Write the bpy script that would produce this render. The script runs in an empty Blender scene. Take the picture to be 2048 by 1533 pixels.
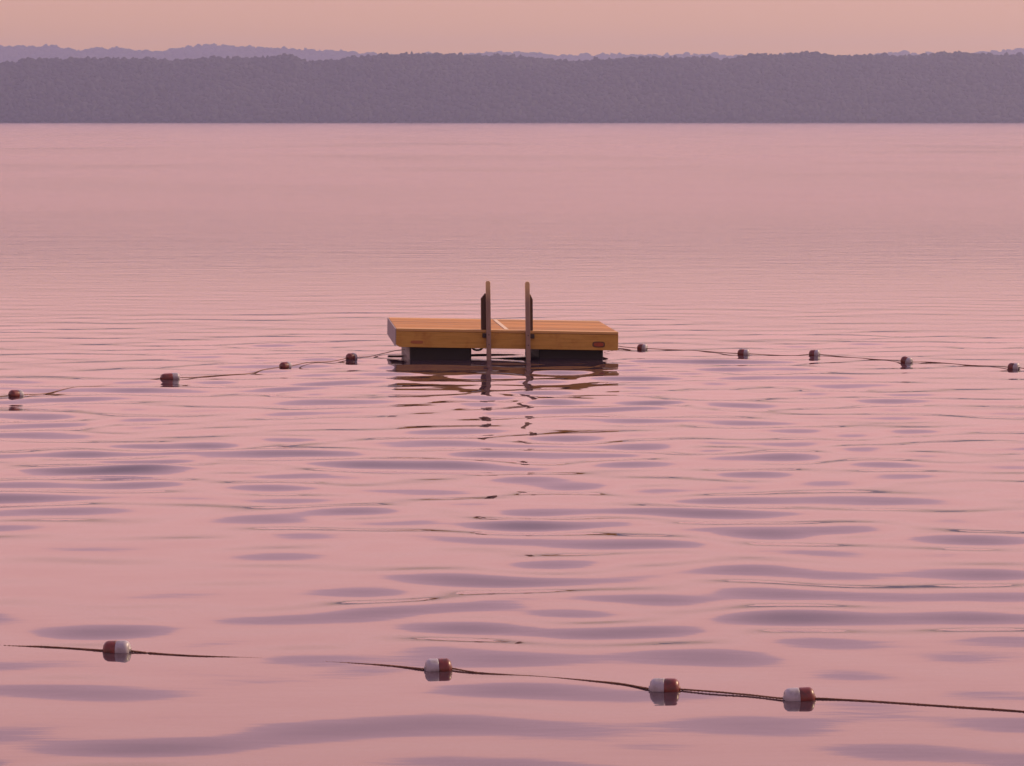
import bpy, bmesh, math, random
import numpy as np
from mathutils import Vector, Matrix

random.seed(7)
scene = bpy.context.scene
COL = scene.collection
rad = math.radians

# ------------------------------------------------------------------ camera
F_PX = 6700.0                 # focal length in pixels of the 2048 px wide picture
CX, CY = 1024.0, 766.5
HORIZON = 237.0
CAM_H = 3.24
PITCH = math.atan((CY - HORIZON) / F_PX)
cam_data = bpy.data.cameras.new('camera')
cam = bpy.data.objects.new('camera', cam_data)
COL.objects.link(cam)
cam_data.sensor_width = 36.0
cam_data.lens = 36.0 * F_PX / 2048.0
cam_data.clip_start = 0.5
cam_data.clip_end = 40000
cam.location = (0, 0, CAM_H)
cam.rotation_euler = (rad(90) - PITCH, 0, 0)
scene.camera = cam

# ------------------------------------------------------------------ sky and sun
SUN_EL, SUN_AZ = 30.0, 62.0   # azimuth measured to the right of the view direction
world = bpy.data.worlds.new("World")
scene.world = world
world.use_nodes = True
nt = world.node_tree
nt.nodes.clear()
out = nt.nodes.new('ShaderNodeOutputWorld')
tc = nt.nodes.new('ShaderNodeTexCoord')
sep = nt.nodes.new('ShaderNodeSeparateXYZ')
nt.links.new(tc.outputs['Generated'], sep.inputs[0])
ramp = nt.nodes.new('ShaderNodeValToRGB')
nt.links.new(sep.outputs['Z'], ramp.inputs[0])
SKY = [(0.000, (1.080, 0.480, 0.020)),
       (0.020, (1.070, 0.480, 0.030)),
       (0.0355, (0.950, 0.465, 0.210)),
       (0.048, (1.200, 0.600, 0.480)),
       (0.110, (1.480, 0.755, 0.700)),
       (0.185, (1.690, 0.845, 0.800)),
       (0.204, (1.200, 0.675, 0.790)),
       (0.420, (0.860, 0.575, 0.760)),
       (1.000, (0.290, 0.270, 0.460))]
el = ramp.color_ramp.elements
while len(el) < len(SKY):
    el.new(0.5)
for e, (p, c) in zip(el, SKY):
    e.position = p
    e.color = (*c, 1)
az = nt.nodes.new('ShaderNodeMapRange')          # the sky is bright ahead, dusky behind the viewer
az.interpolation_type = 'SMOOTHSTEP'
az.inputs['From Min'].default_value = -0.9
az.inputs['From Max'].default_value = 0.9
az.inputs['To Min'].default_value = 0.62
az.inputs['To Max'].default_value = 1.0
nt.links.new(sep.outputs['Y'], az.inputs['Value'])
mul = nt.nodes.new('ShaderNodeVectorMath')
mul.operation = 'SCALE'
nt.links.new(ramp.outputs['Color'], mul.inputs[0])
nt.links.new(az.outputs['Result'], mul.inputs['Scale'])
bg = nt.nodes.new('ShaderNodeBackground')
bg.inputs['Strength'].default_value = 1.0
nt.links.new(mul.outputs[0], bg.inputs['Color'])
nishita = nt.nodes.new('ShaderNodeTexSky')
nishita.sky_type = 'NISHITA'
nishita.sun_disc = False
nishita.sun_elevation = rad(SUN_EL)
nishita.sun_rotation = rad(SUN_AZ)
bg2 = nt.nodes.new('ShaderNodeBackground')
bg2.inputs['Strength'].default_value = 0.004
nt.links.new(nishita.outputs[0], bg2.inputs['Color'])
add = nt.nodes.new('ShaderNodeAddShader')
nt.links.new(bg.outputs[0], add.inputs[0])
nt.links.new(bg2.outputs[0], add.inputs[1])
nt.links.new(add.outputs[0], out.inputs['Surface'])

sun_data = bpy.data.lights.new('sun', 'SUN')
sun_data.energy = 3.6
sun_data.angle = rad(6)
sun_data.color = (1.0, 0.72, 0.45)
sun = bpy.data.objects.new('sun', sun_data)
COL.objects.link(sun)
sd = Vector((math.sin(rad(SUN_AZ)) * math.cos(rad(SUN_EL)),
             math.cos(rad(SUN_AZ)) * math.cos(rad(SUN_EL)), math.sin(rad(SUN_EL))))
sun.rotation_euler = sd.to_track_quat('Z', 'Y').to_euler()

scene.view_settings.view_transform = 'Standard'
scene.view_settings.look = 'None'
scene.view_settings.exposure = 0.0
scene.view_settings.gamma = 1.0
scene.view_settings.use_curve_mapping = False
scene.render.engine = 'CYCLES'
scene.cycles.use_denoising = True
scene.cycles.max_bounces = 8
scene.cycles.volume_bounces = 2
scene.cycles.caustics_reflective = False
scene.cycles.caustics_refractive = False


# ------------------------------------------------------------------ helpers
def ground(px, py, z=0.0):
    """Point of the plane at height z seen at pixel (px, py) of the photograph."""
    v = Vector(((px - CX) / F_PX, -(py - CY) / F_PX, -1.0))
    d = Matrix.Rotation(rad(90) - PITCH, 3, 'X') @ v
    t = (z - CAM_H) / d.z
    return Vector((d.x * t, d.y * t, z))


def tag(o, label=None, cat=None, group=None, kind=None):
    if label: o['label'] = label
    if cat: o['category'] = cat
    if group: o['group'] = group
    if kind: o['kind'] = kind
    return o


def empty(name, loc=(0, 0, 0)):
    o = bpy.data.objects.new(name, None)
    o.empty_display_size = 0.2
    COL.objects.link(o)
    o.location = loc
    return o


def obj(name, bm, material, parent=None, smooth=False):
    me = bpy.data.meshes.new(name)
    bmesh.ops.recalc_face_normals(bm, faces=bm.faces)
    bm.to_mesh(me)
    bm.free()
    if smooth:
        me.polygons.foreach_set('use_smooth', [True] * len(me.polygons))
    me.materials.append(material)
    o = bpy.data.objects.new(name, me)
    COL.objects.link(o)
    if parent is not None:
        o.parent = parent
    return o


def mesh_obj(name, verts, faces, material, parent=None, smooth=True):
    """verts (n,3) and faces (m,k) numpy arrays."""
    me = bpy.data.meshes.new(name)
    n, (m, k) = len(verts), faces.shape
    me.vertices.add(n)
    me.vertices.foreach_set('co', np.ascontiguousarray(verts, dtype=np.float32).ravel())
    me.loops.add(m * k)
    me.loops.foreach_set('vertex_index', np.ascontiguousarray(faces, dtype=np.int32).ravel())
    me.polygons.add(m)
    me.polygons.foreach_set('loop_start', np.arange(0, m * k, k, dtype=np.int32))
    me.polygons.foreach_set('loop_total', np.full(m, k, dtype=np.int32))
    me.polygons.foreach_set('use_smooth', np.full(m, smooth, dtype=bool))
    me.update(calc_edges=True)
    me.validate()
    me.materials.append(material)
    o = bpy.data.objects.new(name, me)
    COL.objects.link(o)
    if parent is not None:
        o.parent = parent
    return o


def box(bm, x0, x1, y0, y1, z0, z1, bevel=0.0, seg=2):
    vs = [bm.verts.new((x, y, z)) for z in (z0, z1) for y in (y0, y1) for x in (x0, x1)]
    fs = [(0, 2, 3, 1), (4, 5, 7, 6), (0, 1, 5, 4), (2, 6, 7, 3), (0, 4, 6, 2), (1, 3, 7, 5)]
    faces = [bm.faces.new([vs[i] for i in f]) for f in fs]
    if bevel > 0:
        edges = list({e for f in faces for e in f.edges})
        bmesh.ops.bevel(bm, geom=edges, offset=bevel, segments=seg, affect='EDGES', profile=0.5)
    return bm


def extrude_outline(bm, pts, y0, y1, bevel=0.0):
    """A flat outline in x,z given a thickness along y."""
    a = [bm.verts.new((x, y0, z)) for x, z in pts]
    b = [bm.verts.new((x, y1, z)) for x, z in pts]
    n = len(pts)
    faces = [bm.faces.new(a), bm.faces.new(b[::-1])]
    for i in range(n):
        faces.append(bm.faces.new((a[i], b[i], b[(i + 1) % n], a[(i + 1) % n])))
    if bevel > 0:
        edges = list({e for f in faces for e in f.edges})
        bmesh.ops.bevel(bm, geom=edges, offset=bevel, segments=2, affect='EDGES', profile=0.5)
    return bm


def tube(path, r, twist=0.0, seg=8):
    """Verts and quads of a tube along a list of points; twist > 0 gives it the lay of a rope."""
    P = np.array(path, dtype=float)
    n = len(P)
    T = np.gradient(P, axis=0)
    T /= np.linalg.norm(T, axis=1)[:, None]
    up = np.array([0, 0, 1.0])
    S = np.cross(T, up)
    S /= np.linalg.norm(S, axis=1)[:, None]
    U = np.cross(S, T)
    L = np.concatenate([[0], np.cumsum(np.linalg.norm(np.diff(P, axis=0), axis=1))])
    ang = np.linspace(0, 2 * np.pi, seg, endpoint=False)
    A = ang[None, :] + (L * twist)[:, None]
    R = r * (1 + (0.22 * np.cos(3 * ang)[None, :] if twist else 0))
    V = P[:, None, :] + (np.cos(A) * R)[..., None] * S[:, None, :] + (np.sin(A) * R)[..., None] * U[:, None, :]
    idx = np.arange(n * seg).reshape(n, seg)
    nx = np.roll(idx, -1, axis=1)
    Fq = np.stack([idx[:-1], nx[:-1], nx[1:], idx[1:]], axis=-1).reshape(-1, 4)
    return V.reshape(-1, 3), Fq


def smooth_curve(pts, step):
    """Catmull-Rom through pts, resampled about every step metres."""
    P = [Vector(p) for p in pts]
    P = [P[0] * 2 - P[1]] + P + [P[-1] * 2 - P[-2]]
    res = []
    for i in range(1, len(P) - 2):
        a, b, c, d = P[i - 1:i + 3]
        n = max(2, int((c - b).length / step))
        for k in range(n):
            t = k / n
            res.append(0.5 * ((2 * b) + (c - a) * t + (2 * a - 5 * b + 4 * c - d) * t * t
                              + (3 * b - a - 3 * c + d) * t ** 3))
    res.append(P[-2])
    return res


# ------------------------------------------------------------------ materials
def new_mat(name):
    m = bpy.data.materials.new(name)
    m.use_nodes = True
    t = m.node_tree
    b = t.nodes['Principled BSDF']
    return m, t, b


def noise(t, scale, detail=4.0, rough=0.55, vec=None, stretch=None, coord='Object'):
    n = t.nodes.new('ShaderNodeTexNoise')
    n.inputs['Scale'].default_value = scale
    n.inputs['Detail'].default_value = detail
    n.inputs['Roughness'].default_value = rough
    c = t.nodes.new('ShaderNodeTexCoord')
    mp = t.nodes.new('ShaderNodeMapping')
    if stretch:
        mp.inputs['Scale'].default_value = stretch
    t.links.new(c.outputs[coord], mp.inputs['Vector'])
    t.links.new(mp.outputs[0], n.inputs['Vector'])
    return n


def ramp_node(t, src, stops):
    r = t.nodes.new('ShaderNodeValToRGB')
    e = r.color_ramp.elements
    while len(e) < len(stops):
        e.new(0.5)
    for k, (p, c) in zip(e, stops):
        k.position = p
        k.color = (*c, 1)
    t.links.new(src, r.inputs[0])
    return r


def bump(t, b, height, strength, dist):
    n = t.nodes.new('ShaderNodeBump')
    n.inputs['Strength'].default_value = strength
    n.inputs['Distance'].default_value = dist
    t.links.new(height, n.inputs['Height'])
    t.links.new(n.outputs[0], b.inputs['Normal'])
    return n


def mixc(t, fac, a, b2, mode='MIX'):
    m = t.nodes.new('ShaderNodeMix')
    m.data_type = 'RGBA'
    m.blend_type = mode
    if hasattr(fac, 'links'):
        t.links.new(fac, m.inputs[0])
    else:
        m.inputs[0].default_value = fac
    for s, i in ((a, 6), (b2, 7)):
        if hasattr(s, 'links'):
            t.links.new(s, m.inputs[i])
        else:
            m.inputs[i].default_value = (*s, 1)
    return m.outputs[2]


def wood(name, dark, mid, light, grain=(1.2, 22, 22), rough=0.6, wear=None, boards=False):
    m, t, b = new_mat(name)
    g = noise(t, 1.6, 8, 0.72, stretch=grain)
    c = ramp_node(t, g.outputs['Fac'], [(0.28, dark), (0.5, mid), (0.72, light)])
    big = noise(t, 1.7, 4, 0.6, stretch=(0.8, 3, 3))
    c2 = mixc(t, big.outputs['Fac'], c.outputs[0], mid)
    if wear:
        w = noise(t, 5.0, 6, 0.7)
        wr = ramp_node(t, w.outputs['Fac'], [(0.5, (0, 0, 0)), (0.68, (1, 1, 1))])
        sc = t.nodes.new('ShaderNodeMath'); sc.operation = 'MULTIPLY'
        sc.inputs[1].default_value = 0.55
        t.links.new(wr.outputs[0], sc.inputs[0])
        c2 = mixc(t, sc.outputs[0], c2, wear)
    if boards:                                   # every plank has its own tone
        ge = t.nodes.new('ShaderNodeNewGeometry')
        tone = ramp_node(t, ge.outputs['Random Per Island'], [(0.0, (0.66, 0.66, 0.70)), (0.5, (0.92, 0.92, 0.92)), (1.0, (1.12, 1.08, 1.0))])
        c2 = mixc(t, 1.0, c2, tone.outputs[0], 'MULTIPLY')
    t.links.new(c2, b.inputs['Base Color'])
    b.inputs['Roughness'].default_value = rough
    b.inputs['Specular IOR Level'].default_value = 0.3
    bump(t, b, g.outputs['Fac'], 0.35, 0.004)
    return m


def paint(name, col, dirt, rough=0.45, scale=14.0, amt=(0.5, 0.72)):
    m, t, b = new_mat(name)
    n = noise(t, scale, 6, 0.65)
    r = ramp_node(t, n.outputs['Fac'], [(amt[0], col), (amt[1], dirt)])
    t.links.new(r.outputs[0], b.inputs['Base Color'])
    rr = t.nodes.new('ShaderNodeMapRange')
    rr.inputs['To Min'].default_value = rough - 0.1
    rr.inputs['To Max'].default_value = rough + 0.15
    t.links.new(n.outputs['Fac'], rr.inputs['Value'])
    t.links.new(rr.outputs[0], b.inputs['Roughness'])
    bump(t, b, n.outputs['Fac'], 0.15, 0.002)
    return m


M = {}
M['deck'] = wood('deck_boards', (0.36, 0.16, 0.04), (0.57, 0.265, 0.075), (0.68, 0.37, 0.115), rough=0.62, wear=(0.42, 0.25, 0.12), boards=True)
M['edge'] = wood('edge_board', (0.54, 0.30, 0.10), (0.66, 0.40, 0.15), (0.74, 0.47, 0.2), rough=0.55)
M['skirt'] = wood('front_boards', (0.26, 0.125, 0.025), (0.58, 0.33, 0.07), (0.74, 0.45, 0.12), rough=0.55,
                  wear=(0.40, 0.16, 0.035))
M['pale'] = wood('pale_side_boards', (0.34, 0.28, 0.27), (0.44, 0.37, 0.36), (0.52, 0.45, 0.44), grain=(14, 1.2, 14), rough=0.7)
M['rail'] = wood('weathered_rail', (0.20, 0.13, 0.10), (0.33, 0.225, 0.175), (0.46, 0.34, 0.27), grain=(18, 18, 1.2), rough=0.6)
def sunlit_head(m, z0, z1, col):
    """Sunlight painted into the base colour, growing towards the head of the rails."""
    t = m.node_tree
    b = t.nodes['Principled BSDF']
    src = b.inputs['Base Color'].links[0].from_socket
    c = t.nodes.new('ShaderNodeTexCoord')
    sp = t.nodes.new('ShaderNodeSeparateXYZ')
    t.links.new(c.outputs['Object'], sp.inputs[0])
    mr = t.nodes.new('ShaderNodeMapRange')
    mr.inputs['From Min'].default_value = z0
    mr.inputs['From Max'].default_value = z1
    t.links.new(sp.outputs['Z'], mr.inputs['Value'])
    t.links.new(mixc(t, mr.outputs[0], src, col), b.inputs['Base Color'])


sunlit_head(M['rail'], 0.80, 1.02, (0.70, 0.50, 0.26))  # golden light on the ladder tops, put into the rail colour
M['post'] = wood('dark_post', (0.06, 0.03, 0.02), (0.10, 0.055, 0.035), (0.16, 0.09, 0.06), grain=(18, 18, 1.2), rough=0.7)
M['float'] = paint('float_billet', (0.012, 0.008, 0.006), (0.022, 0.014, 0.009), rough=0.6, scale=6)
M['floatpale'] = paint('float_end', (0.42, 0.38, 0.36), (0.3, 0.26, 0.24), rough=0.6, scale=9)
M['strip'] = paint('pale_strip', (0.78, 0.62, 0.42), (0.6, 0.42, 0.25), rough=0.6, scale=8)
M['iron'] = paint('dark_iron', (0.035, 0.022, 0.018), (0.06, 0.035, 0.02), rough=0.5, scale=30)
M['mount'] = paint('reflector_mount', (0.13, 0.055, 0.02), (0.08, 0.04, 0.02), rough=0.5, scale=30)
M['reflector'] = paint('red_reflector', (0.36, 0.06, 0.02), (0.24, 0.045, 0.02), rough=0.3, scale=30)
M['reflector_dull'] = paint('dull_red_reflector', (0.40, 0.14, 0.04), (0.34, 0.13, 0.04), rough=0.5, scale=30)
M['red'] = paint('red_float_shell', (0.20, 0.038, 0.030), (0.10, 0.038, 0.03), rough=0.36, scale=22, amt=(0.42, 0.66))
M['white'] = paint('white_float_shell', (0.42, 0.39, 0.42), (0.24, 0.21, 0.20), rough=0.40, scale=22, amt=(0.46, 0.72))


def rope_mat():
    m, t, b = new_mat('float_rope_fibre')
    n = noise(t, 26, 5, 0.7)
    r = ramp_node(t, n.outputs['Fac'], [(0.3, (0.10, 0.05, 0.03)), (0.55, (0.24, 0.11, 0.06)), (0.75, (0.40, 0.22, 0.13))])
    t.links.new(r.outputs[0], b.inputs['Base Color'])
    b.inputs['Roughness'].default_value = 0.75
    bump(t, b, n.outputs['Fac'], 0.5, 0.004)
    return m


M['rope'] = rope_mat()


def forest_mat(name, dark, light, scale):
    m, t, b = new_mat(name)
    n = noise(t, scale, 4, 0.6)
    r = ramp_node(t, n.outputs['Fac'], [(0.3, dark), (0.7, light)])
    t.links.new(r.outputs[0], b.inputs['Base Color'])
    b.inputs['Roughness'].default_value = 0.9
    b.inputs['Specular IOR Level'].default_value = 0.1
    return m


M['forest'] = forest_mat('broadleaf_canopy', (0.014, 0.020, 0.016), (0.052, 0.058, 0.038), 0.012)
M['hill'] = forest_mat('wooded_slope', (0.030, 0.042, 0.026), (0.065, 0.075, 0.045), 0.02)


def water_mat():
    m, t, b = new_mat('lake_water')
    b.inputs['Base Color'].default_value = (0.055, 0.032, 0.045, 1)
    b.inputs['Roughness'].default_value = 0.035
    b.inputs['IOR'].default_value = 1.333
    n1 = noise(t, 1.0, 3, 0.55, stretch=(0.9, 2.6, 1))
    n2 = noise(t, 1.0, 2, 0.5, stretch=(0.16, 0.6, 1))
    a = t.nodes.new('ShaderNodeMath'); a.operation = 'MULTIPLY_ADD'
    t.links.new(n2.outputs['Fac'], a.inputs[0])
    a.inputs[1].default_value = 0.9
    t.links.new(n1.outputs['Fac'], a.inputs[2])
    bp = bump(t, b, a.outputs[0], 0.5, 0.14)
    c = t.nodes.new('ShaderNodeTexCoord')
    sp = t.nodes.new('ShaderNodeSeparateXYZ')
    t.links.new(c.outputs['Object'], sp.inputs[0])
    mr = t.nodes.new('ShaderNodeMapRange')        # open water beyond the bay is ruffled by the breeze
    mr.interpolation_type = 'SMOOTHSTEP'
    mr.inputs['From Min'].default_value = 38
    mr.inputs['From Max'].default_value = 110
    mr.inputs['To Min'].default_value = 0.015
    mr.inputs['To Max'].default_value = 0.10
    t.links.new(sp.outputs['Y'], mr.inputs['Value'])
    t.links.new(mr.outputs[0], bp.inputs['Strength'])
    m2 = t.nodes.new('ShaderNodeMapRange')        # ripples too small to resolve out there
    m2.interpolation_type = 'SMOOTHSTEP'
    m2.inputs['From Min'].default_value = 46
    m2.inputs['From Max'].default_value = 130
    m2.inputs['To Min'].default_value = 0.012
    m2.inputs['To Max'].default_value = 0.16
    t.links.new(sp.outputs['Y'], m2.inputs['Value'])
    wn = noise(t, 1.0, 3, 0.5, stretch=(0.03, 0.02, 1))      # catspaws
    wm = t.nodes.new('ShaderNodeMapRange')
    wm.inputs['From Min'].default_value = 0.3
    wm.inputs['From Max'].default_value = 0.7
    wm.inputs['To Min'].default_value = 0.70
    wm.inputs['To Max'].default_value = 1.22
    t.links.new(wn.outputs['Fac'], wm.inputs['Value'])
    pr = t.nodes.new('ShaderNodeMath'); pr.operation = 'MULTIPLY'
    t.links.new(m2.outputs[0], pr.inputs[0])
    t.links.new(wm.outputs[0], pr.inputs[1])
    t.links.new(pr.outputs[0], b.inputs['Roughness'])
    return m


M['water'] = water_mat()


# ------------------------------------------------------------------ the lake: one sheet with real ripples
def smoothstep(a, b, x):
    t = np.clip((x - a) / (b - a), 0, 1)
    return t * t * (3 - 2 * t)


class Field:
    """Sum of plane waves with a given rms slope, their crests lying mostly across the view."""
    def __init__(self, seed, n, lmin, lmax, slope, spread, mean=0.0):
        r = np.random.RandomState(seed)
        self.lam = np.exp(r.uniform(np.log(lmin), np.log(lmax), n))
        th = rad(90) + rad(mean) + rad(spread) * r.standard_normal(n)
        k = 2 * np.pi / self.lam
        self.kx, self.ky = k * np.cos(th), k * np.sin(th)
        self.ph = r.uniform(0, 2 * np.pi, n)
        self.a = slope * np.sqrt(2.0 / n) / k

    def __call__(self, x, y, cut=None):
        h = np.zeros_like(x)
        for kx, ky, p, a, l in zip(self.kx, self.ky, self.ph, self.a, self.lam):
            w = np.sin(kx * x + ky * y + p) * a
            if cut is not None:
                w = w * smoothstep(3.0, 6.0, l / cut)
            h += w
        return h


SWELL = Field(3, 42, 0.7, 2.0, 0.050, 24, mean=4)
RIPPLE = Field(24, 34, 0.55, 1.5, 0.038, 24, mean=-4)
FINE = Field(9, 30, 0.3, 0.7, 0.010, 30)
PATCH = Field(11, 10, 5.0, 14.0, 0.35, 40)
PATCH2 = Field(13, 10, 3.0, 9.0, 0.5, 40)


def wave(x, y, cut=None):
    x = np.asarray(x, dtype=float)
    y = np.asarray(y, dtype=float)
    p = np.clip(0.75 + 0.45 * PATCH(x, y), 0.35, 1.15)
    q = np.clip(0.6 + 0.7 * PATCH2(x, y), 0.1, 1.6)
    q = q + 0.5 * np.exp(-(x / 4.5) ** 2 - ((y - 40) / 5.0) ** 2)     # the raft rocks and stirs the water round it
    q = q + 1.1 * np.exp(-(x / 2.4) ** 2 - ((y - 43.3) / 1.6) ** 2)
    near = smoothstep(44, 34, y)
    far = 1 - smoothstep(45, 66, y)
    mid = smoothstep(23, 32, y) * (1 - smoothstep(44, 56, y))
    sw = SWELL(x, y, cut) * p * (0.35 + 0.65 * near)
    rp = RIPPLE(x, y, cut) * q * (0.25 + 0.75 * mid)
    fi = FINE(x, y, cut) * q * p * (0.3 + 0.7 * mid)
    return (sw + rp + fi) * (0.05 + 0.95 * far) * (1 - smoothstep(300, 500, y))


def build_water():
    ys = [-60.0, -30.0, -12.0, 0.0, 5.0, 9.0, 12.0, 14.0]
    y = 14.5
    while y < 9000:
        ys.append(y)
        y += max(0.045 + 0.0004 * y, 0.00075 * (y - 30) ** 1.15 if y > 30 else 0, 0.02 * (y - 250) if y > 250 else 0)
    ys = np.array(ys)
    t = np.concatenate([np.linspace(-3, -0.30, 14), np.linspace(-0.28, -0.19, 20), np.linspace(-0.188, 0.188, 330),
                        np.linspace(0.19, 0.28, 20), np.linspace(0.30, 3, 14)])
    W = np.maximum(ys, 12.0)
    X = W[:, None] * t[None, :]
    Y = np.repeat(ys[:, None], len(t), axis=1)
    dy = np.gradient(ys)
    dx = np.gradient(t)[None, :] * W[:, None] * 0.5
    cut = np.maximum(dy[:, None], dx)
    Z = wave(X, Y, cut)
    n, m = X.shape
    idx = np.arange(n * m).reshape(n, m)
    Fq = np.stack([idx[:-1, :-1], idx[:-1, 1:], idx[1:, 1:], idx[1:, :-1]], axis=-1).reshape(-1, 4)
    o = mesh_obj('water', np.stack([X, Y, Z], axis=-1).reshape(-1, 3), Fq, M['water'])
    tag(o, 'calm pink lake water with soft mauve ripples', 'water', kind='structure')


build_water()

# ------------------------------------------------------------------ the far shore
NEAR_TOP = [(-400, 124), (-100, 128), (0, 128), (40, 127), (52, 119), (120, 120), (200, 118), (260, 119), (350, 122), (430, 117),
            (520, 119), (585, 113), (610, 124), (660, 124), (700, 117), (760, 113), (800, 112), (870, 110), (930, 111), (970, 114),
            (1010, 112), (1050, 117), (1100, 121), (1150, 125), (1200, 122), (1250, 119), (1300, 117), (1370, 117), (1440, 120),
            (1470, 118), (1500, 112), (1560, 111), (1600, 108), (1640, 110), (1690, 115), (1720, 112), (1780, 113), (1850, 112),
            (1890, 108), (1950, 110), (2000, 112), (2048, 111), (2200, 108), (2450, 116)]
FAR_TOP = [(-400, 92), (0, 94), (60, 95), (110, 94), (135, 97), (160, 103), (200, 99), (248, 96), (270, 104), (330, 104),
           (350, 98), (385, 94), (440, 91), (480, 94), (540, 98), (600, 101), (660, 102), (700, 104), (750, 109), (800, 110), (870, 112),
           (930, 111), (980, 106), (1030, 105), (1060, 108), (1100, 112), (1150, 113), (1190, 111), (1240, 111), (1300, 112),
           (1360, 110), (1410, 110), (1450, 112), (1500, 113), (1560, 113), (1620, 113), (1690, 114), (1740, 111), (1780, 106),
           (1810, 108), (1850, 111), (1920, 110), (1980, 106), (2010, 102), (2060, 98), (2450, 100)]


def icosphere():
    bm = bmesh.new()
    bmesh.ops.create_icosphere(bm, subdivisions=2, radius=1.0)
    v = np.array([p.co[:] for p in bm.verts])
    f = np.array([[q.index for q in p.verts] for p in bm.faces])
    bm.free()
    return v, f


ICO_V, ICO_F = icosphere()


def ridge(top, y_shore, y_crest, canopy, spacing, jitter, hill_name, hill_label, wood_name, wood_label, seed, depth_back):
    r = np.random.RandomState(seed)
    px = np.array([p[0] for p in top], float)
    py = np.array([p[1] for p in top], float)
    xs_c = (px - CX) / F_PX * y_crest
    zs_c = CAM_H + (HORIZON - py) / F_PX * y_crest - canopy

    def height(x, y):
        crest = np.interp(x * y_crest / y, xs_c, zs_c)
        s = np.clip((y - y_shore) / (y_crest - y_shore), 0, 1)
        back = np.clip((y - y_crest) / depth_back, 0, 1)
        return crest * (1 - (1 - s) ** 1.6) * (1 - 0.5 * back) - 0.6 + 1.2 * np.clip(s * 30, 0, 1)

    half = 0.235 * y_crest
    gx = np.linspace(-half, half, 260)
    gy = np.concatenate([np.linspace(y_shore, y_crest, 26), np.linspace(y_crest, y_crest + depth_back, 6)[1:]])
    X, Y = np.meshgrid(gx, gy)
    Z = height(X, Y)
    idx = np.arange(X.size).reshape(X.shape)
    Fq = np.stack([idx[:-1, :-1], idx[:-1, 1:], idx[1:, 1:], idx[1:, :-1]], axis=-1).reshape(-1, 4)
    o = mesh_obj(hill_name, np.stack([X, Y, Z], -1).reshape(-1, 3), Fq, M['hill'])
    tag(o, hill_label, 'hill', kind='structure')
    # the canopy: a clump of lumpy crowns for every tree
    rows = np.arange(y_shore + 2, y_crest + spacing * 1.5, spacing)
    cx, cy = [], []
    for yy in rows:
        k = int(2 * half * 0.9 / spacing)
        cx.append(np.linspace(-half * 0.9, half * 0.9, k) + r.uniform(-1, 1, k) * spacing * 0.5)
        cy.append(yy + r.uniform(-1, 1, k) * spacing * 0.5)
    cx, cy = np.concatenate(cx), np.concatenate(cy)
    cz = height(cx, cy)
    n = len(cx)
    size = spacing * 0.62 * (1 + jitter * r.standard_normal(n)).clip(0.5, 1.7)
    tall = canopy * (0.85 + 0.22 * r.standard_normal(n)).clip(0.4, 1.5)
    nv = len(ICO_V)
    lump = 1 + 0.14 * r.standard_normal((n, nv))
    V = ICO_V[None] * lump[..., None]
    V = V * np.stack([size, size, tall * 0.55], -1)[:, None, :]
    V = V + np.stack([cx, cy, cz + tall * 0.5], -1)[:, None, :]
    Fc = (ICO_F[None] + (np.arange(n) * nv)[:, None, None]).reshape(-1, 3)
    f = mesh_obj(wood_name, V.reshape(-1, 3), Fc, M['forest'], smooth=True)
    tag(f, wood_label, 'forest', kind='stuff')


ridge(NEAR_TOP, 2480.0, 2660.0, 4.4, 3.8, 0.22, 'hill', 'long low wooded hill along the far shore of the lake',
      'forest', 'hazy mauve woods covering the low hill on the far shore', 21, 260.0)
ridge(FAR_TOP, 4950.0, 5300.0, 8.0, 11.0, 0.25, 'distant_hill', 'paler ridge rising behind the wooded far shore',
      'distant_forest', 'pale hazy woods on the distant ridge against the peach sky', 22, 500.0)


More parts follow.
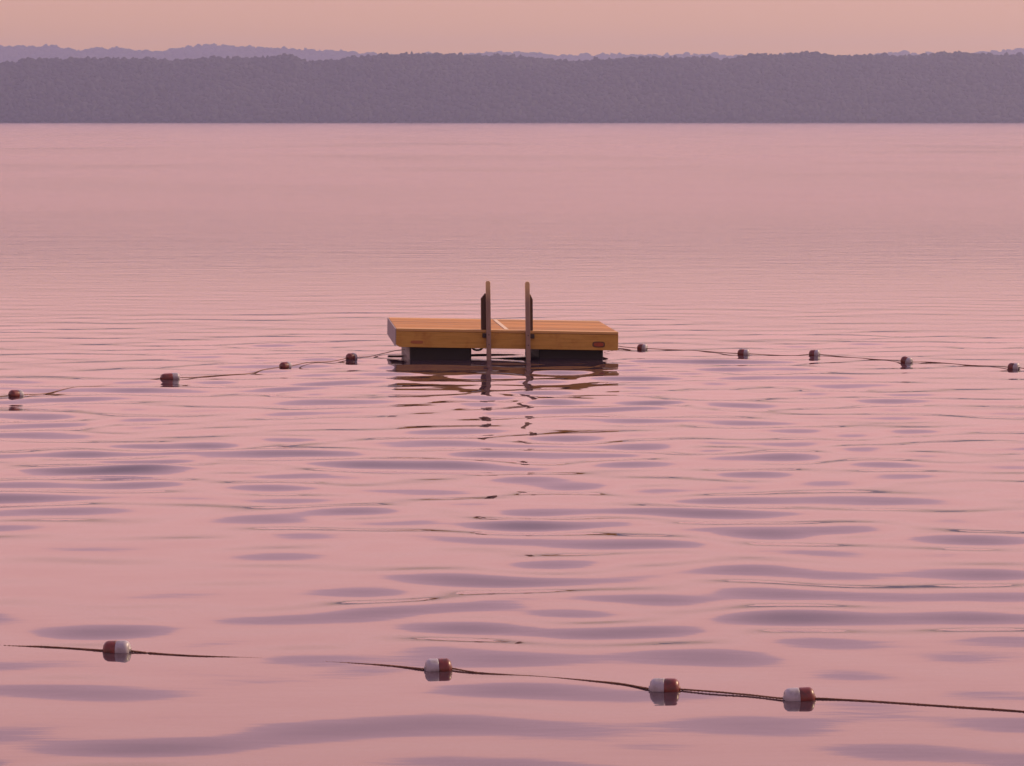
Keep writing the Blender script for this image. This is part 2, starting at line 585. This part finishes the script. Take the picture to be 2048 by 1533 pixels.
# ------------------------------------------------------------------ the swimming raft
def build_raft():
    c = ground(1014, 718)
    root = empty('swimming_raft', (c.x, 45.0, -0.020))
    tag(root, 'brown plank swimming raft with two black floats and a boarding ladder', 'raft')
    root.rotation_euler = (0, rad(1.25), rad(4.5))
    hw, D = 1.50, 2.5
    zt, zb = 0.417, 0.166
    # deck boards run left to right, laid in two halves
    bm = bmesh.new()
    nb = 14
    y0, y1 = 0.145, D - 0.145
    w = (y1 - y0) / nb
    for k in range(nb):
        lift = random.uniform(-0.002, 0.002)
        for xa, xb in ((-hw + 0.002, -0.032), (0.032, hw - 0.002)):
            box(bm, xa, xb, y0 + k * w + 0.004, y0 + (k + 1) * w - 0.004, zt - 0.035, zt - 0.002 + lift, 0.003, 1)
    obj('deck', bm, M['deck'], root)
    bm = bmesh.new()
    box(bm, -0.028, 0.028, y0, y1, zt - 0.035, zt + 0.004, 0.003, 1)
    obj('centre_strip', bm, M['strip'], root)
    for ya, yb in ((-0.012, 0.142), (D - 0.142, D + 0.012)):
        bm = bmesh.new()
        box(bm, -hw + 0.002, hw - 0.002, ya, yb, zt - 0.035, zt, 0.006, 2)
        obj('edge_board', bm, M['edge'], root)
    # skirt boards
    bm = bmesh.new()
    pts = [(-hw + 0.001, zt - 0.037), (-hw + 0.001, zb + 0.03), (-hw + 0.05, zb), (hw - 0.012, zb), (hw, zb + 0.012), (hw, zt - 0.037)]
    extrude_outline(bm, pts, -0.004, 0.042, 0.004)
    obj('front_board', bm, M['skirt'], root)
    bm = bmesh.new()
    box(bm, -hw, hw, D - 0.042, D + 0.004, zb, zt - 0.037, 0.004)
    obj('back_board', bm, M['skirt'], root)
    bm = bmesh.new()
    box(bm, hw - 0.042, hw, 0.044, D - 0.044, zb, zt - 0.037, 0.004)
    obj('side_board', bm, M['skirt'], root)
    bm = bmesh.new()
    box(bm, -hw - 0.014, -hw - 0.001, -0.002, D - 0.002, zb + 0.012, zt - 0.004, 0.004)
    s = obj('side_board', bm, M['pale'], root)
    s['label'] = 'pale mauve-grey left side board'
    bm = bmesh.new()
    for k in range(5):
        x = -1.1 + 0.55 * k
        box(bm, x - 0.02, x + 0.02, 0.046, D - 0.046, zt - 0.14, zt - 0.038)
    obj('joist', bm, M['post'], root)
    # floats
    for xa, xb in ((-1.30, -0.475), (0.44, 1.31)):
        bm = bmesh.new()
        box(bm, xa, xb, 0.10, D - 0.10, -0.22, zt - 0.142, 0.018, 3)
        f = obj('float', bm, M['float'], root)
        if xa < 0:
            bm = bmesh.new()
            box(bm, xa - 0.014, xa - 0.002, 0.12, D - 0.12, -0.21, zb + 0.01, 0.004)
            e = obj('end_panel', bm, M['floatpale'], f)
            e['label'] = 'pale grey end of the left float'
    # reflectors
    def reflector(x, z, a, b, mat, label):
        bm = bmesh.new()
        pts = [(x + a * math.copysign(abs(math.cos(t)) ** 0.55, math.cos(t)), z + b * math.copysign(abs(math.sin(t)) ** 0.55, math.sin(t)))
               for t in np.linspace(0, 2 * math.pi, 28, endpoint=False)]
        extrude_outline(bm, pts, -0.010, -0.004)
        base = obj('reflector', bm, M['mount'] if mat == 'reflector' else M[mat], root)
        base['label'] = label
        if mat == 'reflector':
            bm = bmesh.new()
            pts = [(x + a * 0.78 * math.copysign(abs(math.cos(t)) ** 0.8, math.cos(t)), z + b * 0.66 * math.copysign(abs(math.sin(t)) ** 0.8, math.sin(t)))
                   for t in np.linspace(0, 2 * math.pi, 28, endpoint=False)]
            extrude_outline(bm, pts, -0.018, -0.010, 0.002)
            obj('lens', bm, M[mat], base)
    reflector(1.235, 0.245, 0.085, 0.040, 'reflector', 'red reflector in a dark mount at the right end')
    reflector(-1.22, 0.236, 0.085, 0.022, 'reflector_dull', 'dull faded red reflector at the left end')
    # ladder
    lad = obj_ladder(root, zt, zb)
    # mooring eye under the deck
    bm = bmesh.new()
    n = 18
    path = [(-0.40 + 0.065 * math.cos(a), 0.06, zb + 0.005 - 0.035 * math.sin(a)) for a in np.linspace(-0.3, math.pi + 0.3, n)]
    V, Fq = tube(path, 0.014)
    mesh_obj('mooring_eye', V, Fq, M['iron'], root)
    return root


def obj_ladder(root, zt, zb):
    lad = empty('ladder')
    lad.parent = root
    for side, x in ((-1, -0.255), (1, 0.275)):
        bm = bmesh.new()
        # a narrow plank on edge, its head rounded
        hwid = 0.029
        top, bot = 1.082, -0.45
        prof = [(-hwid, bot), (hwid, bot)]
        prof += [(hwid * math.cos(a), top - hwid + hwid * 1.0 * math.sin(a)) for a in np.linspace(0, math.pi, 9)]
        prof = [(x + px - 0.034 * (pz - 0.2), pz) for px, pz in prof]
        extrude_outline(bm, prof, -0.115, -0.016, 0.005)
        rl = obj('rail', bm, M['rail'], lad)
        # dark stanchion board bolted outside the rail, standing on the deck edge
        wid = 0.068 if side < 0 else 0.046
        bm = bmesh.new()
        a = x + side * 0.026
        b = x + side * (0.026 + wid)
        zc = 0.885
        pts = [(a, zt + 0.001), (b, zt + 0.001), (b, zc - 0.05), (a + side * 0.015, zc + 0.02), (a, zc + 0.02)]
        pts = [(px - 0.028 * (pz - 0.2), pz) for px, pz in pts]
        extrude_outline(bm, pts, -0.010, 0.085, 0.004)
        obj('stanchion', bm, M['post'], lad)
        # iron bracket on the front board
        bm = bmesh.new()
        lo, hi = sorted((x + side * 0.012, x + side * 0.085))
        box(bm, lo, hi, -0.040, -0.006, zt - 0.105, zt - 0.045, 0.006)
        bk = obj('bracket', bm, M['iron'], lad)
        for zz in (zt - 0.06, zb + 0.06):
            bm = bmesh.new()
            bmesh.ops.create_uvsphere(bm, u_segments=10, v_segments=6, radius=0.008,
                                      matrix=Matrix.Translation((x - 0.034 * (zz - 0.2), -0.116, zz)))
            obj('bolt', bm, M['iron'], rl)
    for z in (-0.12, -0.38):
        bm = bmesh.new()
        box(bm, -0.23, 0.25, -0.11, -0.025, z - 0.02, z + 0.02, 0.004)
        obj('rung', bm, M['rail'], lad)
    return lad


raft = build_raft()


# ------------------------------------------------------------------ float lines
def lathe(profile, seg=32):
    """profile (x along the axis, radius)."""
    P = np.array(profile)
    n = len(P)
    a = np.linspace(0, 2 * np.pi, seg, endpoint=False)
    V = np.stack([np.repeat(P[:, 0:1], seg, 1), P[:, 1:2] * np.cos(a), P[:, 1:2] * np.sin(a)], -1)
    idx = np.arange(n * seg).reshape(n, seg)
    nx = np.roll(idx, -1, axis=1)
    Fq = np.stack([idx[:-1], idx[1:], nx[1:], nx[:-1]], axis=-1).reshape(-1, 4)
    return V.reshape(-1, 3), Fq


BL, BR = 0.166, 0.060          # float length and radius


def shell_profile(frac, sgn):
    """Half a float: from the seam at x = 0 out to the rounded end with its rope collar."""
    L = BL * frac
    r, c = BR, 0.034
    pts = [(0.0, 0.012), (0.0, r * 0.94), (0.004, r * 0.985), (0.009, r), (L - c, r)]
    for a in np.linspace(0.12, 1.25, 8):
        pts.append((L - c + c * math.sin(a), r - c + c * math.cos(a)))
    pts += [(L - 0.002, 0.017), (L + 0.006, 0.015), (L + 0.006, 0.009), (L - 0.01, 0.008)]
    return [(sgn * x, q) for x, q in pts]


def make_float(name):
    root = empty(name)
    V, Fq = lathe(shell_profile(0.5, -1))
    mesh_obj('red_shell', V, Fq, M['red'], root)
    V, Fq = lathe(shell_profile(0.5, 1))
    mesh_obj('white_shell', V, Fq, M['white'], root)
    return root


def copy_tree(o, parent=None):
    c = o.copy()
    COL.objects.link(c)
    if parent is not None:
        c.parent = parent
    for ch in o.children:
        copy_tree(ch, c)
    return c


# px of the middle, py of the waterline, length in metres, red end ('L' or 'R'), turn away from the picture plane in degrees, label
NEAR = [(232, 1306, 0.163, 'L', -8, 'red and white float at lower left, on the near rope, red half to the left'),
        (876, 1341, 0.155, 'R', 8, 'small red and white float alone in the middle of the near rope'),
        (1330, 1385, 0.168, 'R', -6, 'left float of the close red and white pair on the near rope'),
        (1600, 1404, 0.170, 'R', 4, 'deep red and white float, right one of the close pair on the near rope')]
FAR_L = [(33, 796, 0.170, 'L', 42, 'red and white float at the left edge of the photo on the far rope'),
         (343, 760, 0.235, 'L', 22, 'longest red and white float on the far rope, left of the raft'),
         (572, 736, 0.150, 'L', 42, 'red and white float on the far rope, second to the left of the raft'),
         (704, 720, 0.140, 'L', 45, 'red and white float on the far rope nearest the raft on its left')]
FAR_R = [(1287, 700, 0.138, 'L', -28, 'small greyish red and white float just right of the raft'),
         (1490, 711, 0.158, 'L', -20, 'dull red and white float on the far rope, second to the right of the raft'),
         (1632, 713, 0.146, 'L', -26, 'dull red and white float on the far rope, third to the right of the raft'),
         (1816, 727, 0.150, 'L', -38, 'tilted red and white float on the far rope, fourth to the right of the raft'),
         (2031, 739, 0.150, 'L', -38, 'red and white float at the right edge of the photo on the far rope')]

proto = None
FLOATS = {}
for row, nm, gy in ((NEAR, 'near', 1.0), (FAR_L, 'far_l', 1.0), (FAR_R, 'far_r', 1.0)):
    FLOATS[nm] = []
    for px, py, length, redside, turn, label in row:
        p = ground(px, py)
        p.y += BR * 0.9
        hs = [float(wave(p.x, p.y + d)) for d in (-0.45, -0.3, -0.15, 0.0)]     # it rides on the crest that reaches it
        p.z = (hs[3] + 0.007) if nm == 'near' else (0.4 * hs[3] + 0.6 * max(hs) + 0.016)
        if proto is None:
            proto = make_float('rope_float')
            o = proto
        else:
            o = copy_tree(proto)
        k = length / BL
        o.location = p
        o.scale = (k, 1.0, 1.0)
        base = rad(turn) + (0 if redside == 'L' else math.pi)
        roll = rad(random.uniform(-3, 3))
        o.rotation_euler = (random.uniform(0, 6), roll if px != 1816 else rad(11), base)
        if nm != 'near':
            for ch in o.children:               # on the far ropes the red cup is the longer one
                ch.scale.x = 1.2 if ch.name.startswith('red') else 0.8
        tag(o, label, 'float', 'red and white floats threaded on the swimming area ropes')
        axis = Vector((math.cos(rad(turn)), math.sin(rad(turn)), 0))
        FLOATS[nm].append((p.copy(), axis, length / 2))


def rope(name, ctrl, label, radius):
    """ctrl: points (x, y, height above the water); the rope lies on the ripples between its floats."""
    cur = smooth_curve([Vector(c) for c in ctrl], 0.02)
    A = np.array([c[:] for c in cur])
    w = wave(A[:, 0], A[:, 1])
    k = np.hanning(33)
    A[:, 2] += np.convolve(np.pad(w, 16, mode='edge'), k / k.sum(), mode='valid') - 0.0015     # a taut rope bridges the smallest ripples
    V, Fq = tube(A, radius, twist=2 * math.pi / 0.07)
    o = mesh_obj(name, V, Fq, M['rope'])
    tag(o, label, 'rope', 'swimming area float ropes')
    return o


def line(items):
    """items: ('w', px, py, lift) a rope point on the water, ('f', key, i) a float it runs through, ('p', x, y, z) a fixed end."""
    res = []
    for it in items:
        if it[0] == 'w':
            p = ground(it[1], it[2])
            res.append(Vector((p.x, p.y, it[3])))
        elif it[0] == 'p':
            res.append(Vector(it[1:]))
        else:
            p, ax, hl = FLOATS[it[1]][it[2]]
            for s in (-1.0, 0, 1.0):
                q = p + ax * hl * s
                res.append(Vector((q.x, q.y, q.z - float(wave(q.x, q.y)))))
    return res


H = 0.003
rope('float_rope', line([('w', -420, 1272, H), ('w', -200, 1283, H), ('w', 0, 1291, -0.002), ('w', 90, 1294, 0.003), ('f', 'near', 0),
                         ('w', 300, 1306, 0.004), ('w', 400, 1312, 0.002), ('w', 490, 1316, -0.002), ('w', 600, 1322, -0.0045), ('w', 680, 1326, -0.002),
                         ('w', 780, 1332, 0.003), ('f', 'near', 1), ('w', 960, 1345, 0.003), ('w', 1060, 1353, -0.001), ('w', 1160, 1362, 0.001),
                         ('w', 1240, 1370, 0.004), ('f', 'near', 2), ('w', 1420, 1387, 0.010), ('w', 1500, 1393, 0.007), ('f', 'near', 3),
                         ('w', 1700, 1403, 0.004), ('w', 1800, 1408, 0.003), ('w', 1920, 1415, 0.003), ('w', 2048, 1425, 0.004), ('w', 2250, 1446, H),
                         ('w', 2500, 1464, H)]),
     'brown float rope crossing the water near the bottom of the photo', 0.0056)
rope('float_rope', line([('w', -350, 830, H), ('w', -150, 812, H), ('f', 'far_l', 0), ('w', 90, 786, 0.006), ('w', 150, 777, 0.002), ('w', 220, 768, -0.004),
                         ('w', 290, 762, -0.003), ('f', 'far_l', 1), ('w', 400, 756, 0.006), ('w', 480, 750, 0.008), ('w', 530, 742, 0.008), ('f', 'far_l', 2),
                         ('w', 640, 726, 0.008), ('f', 'far_l', 3), ('w', 750, 713, 0.012), ('w', 788, 706, 0.03), ('p', -1.45, 46.2, 0.06)]),
     'brown float rope running from the left edge to the raft', 0.0056)
rope('float_rope', line([('p', 1.30, 47.45, 0.10), ('w', 1236, 695, 0.02), ('f', 'far_r', 0), ('w', 1350, 700, 0.003), ('w', 1410, 704, 0.004), ('f', 'far_r', 1),
                         ('w', 1540, 710, 0.006), ('w', 1590, 711, 0.002), ('f', 'far_r', 2), ('w', 1690, 715, 0.002), ('w', 1750, 719, 0.003), ('f', 'far_r', 3),
                         ('w', 1860, 725, 0.006), ('w', 1930, 729, 0.002), ('f', 'far_r', 4), ('w', 2150, 747, H), ('w', 2350, 766, H)]),
     'brown float rope running from behind the raft to the right edge', 0.0056)


# ------------------------------------------------------------------ haze: the evening air over the lake
def build_haze():
    m = bpy.data.materials.new('evening_haze')
    m.use_nodes = True
    t = m.node_tree
    t.nodes.clear()
    o = t.nodes.new('ShaderNodeOutputMaterial')
    v = t.nodes.new('ShaderNodeVolumePrincipled')
    v.inputs['Color'].default_value = (0.57, 0.62, 0.92, 1)
    v.inputs['Density'].default_value = HAZE_DENSITY
    v.inputs['Anisotropy'].default_value = 0.35
    t.links.new(v.outputs[0], o.inputs['Volume'])
    bm = bmesh.new()
    box(bm, -8000, 8000, -120, 5850, -2.0, 136)
    h = obj('haze', bm, m)
    tag(h, 'thin mauve evening haze over the lake', 'haze', kind='stuff')


HAZE_DENSITY = 2.35e-4
build_haze()
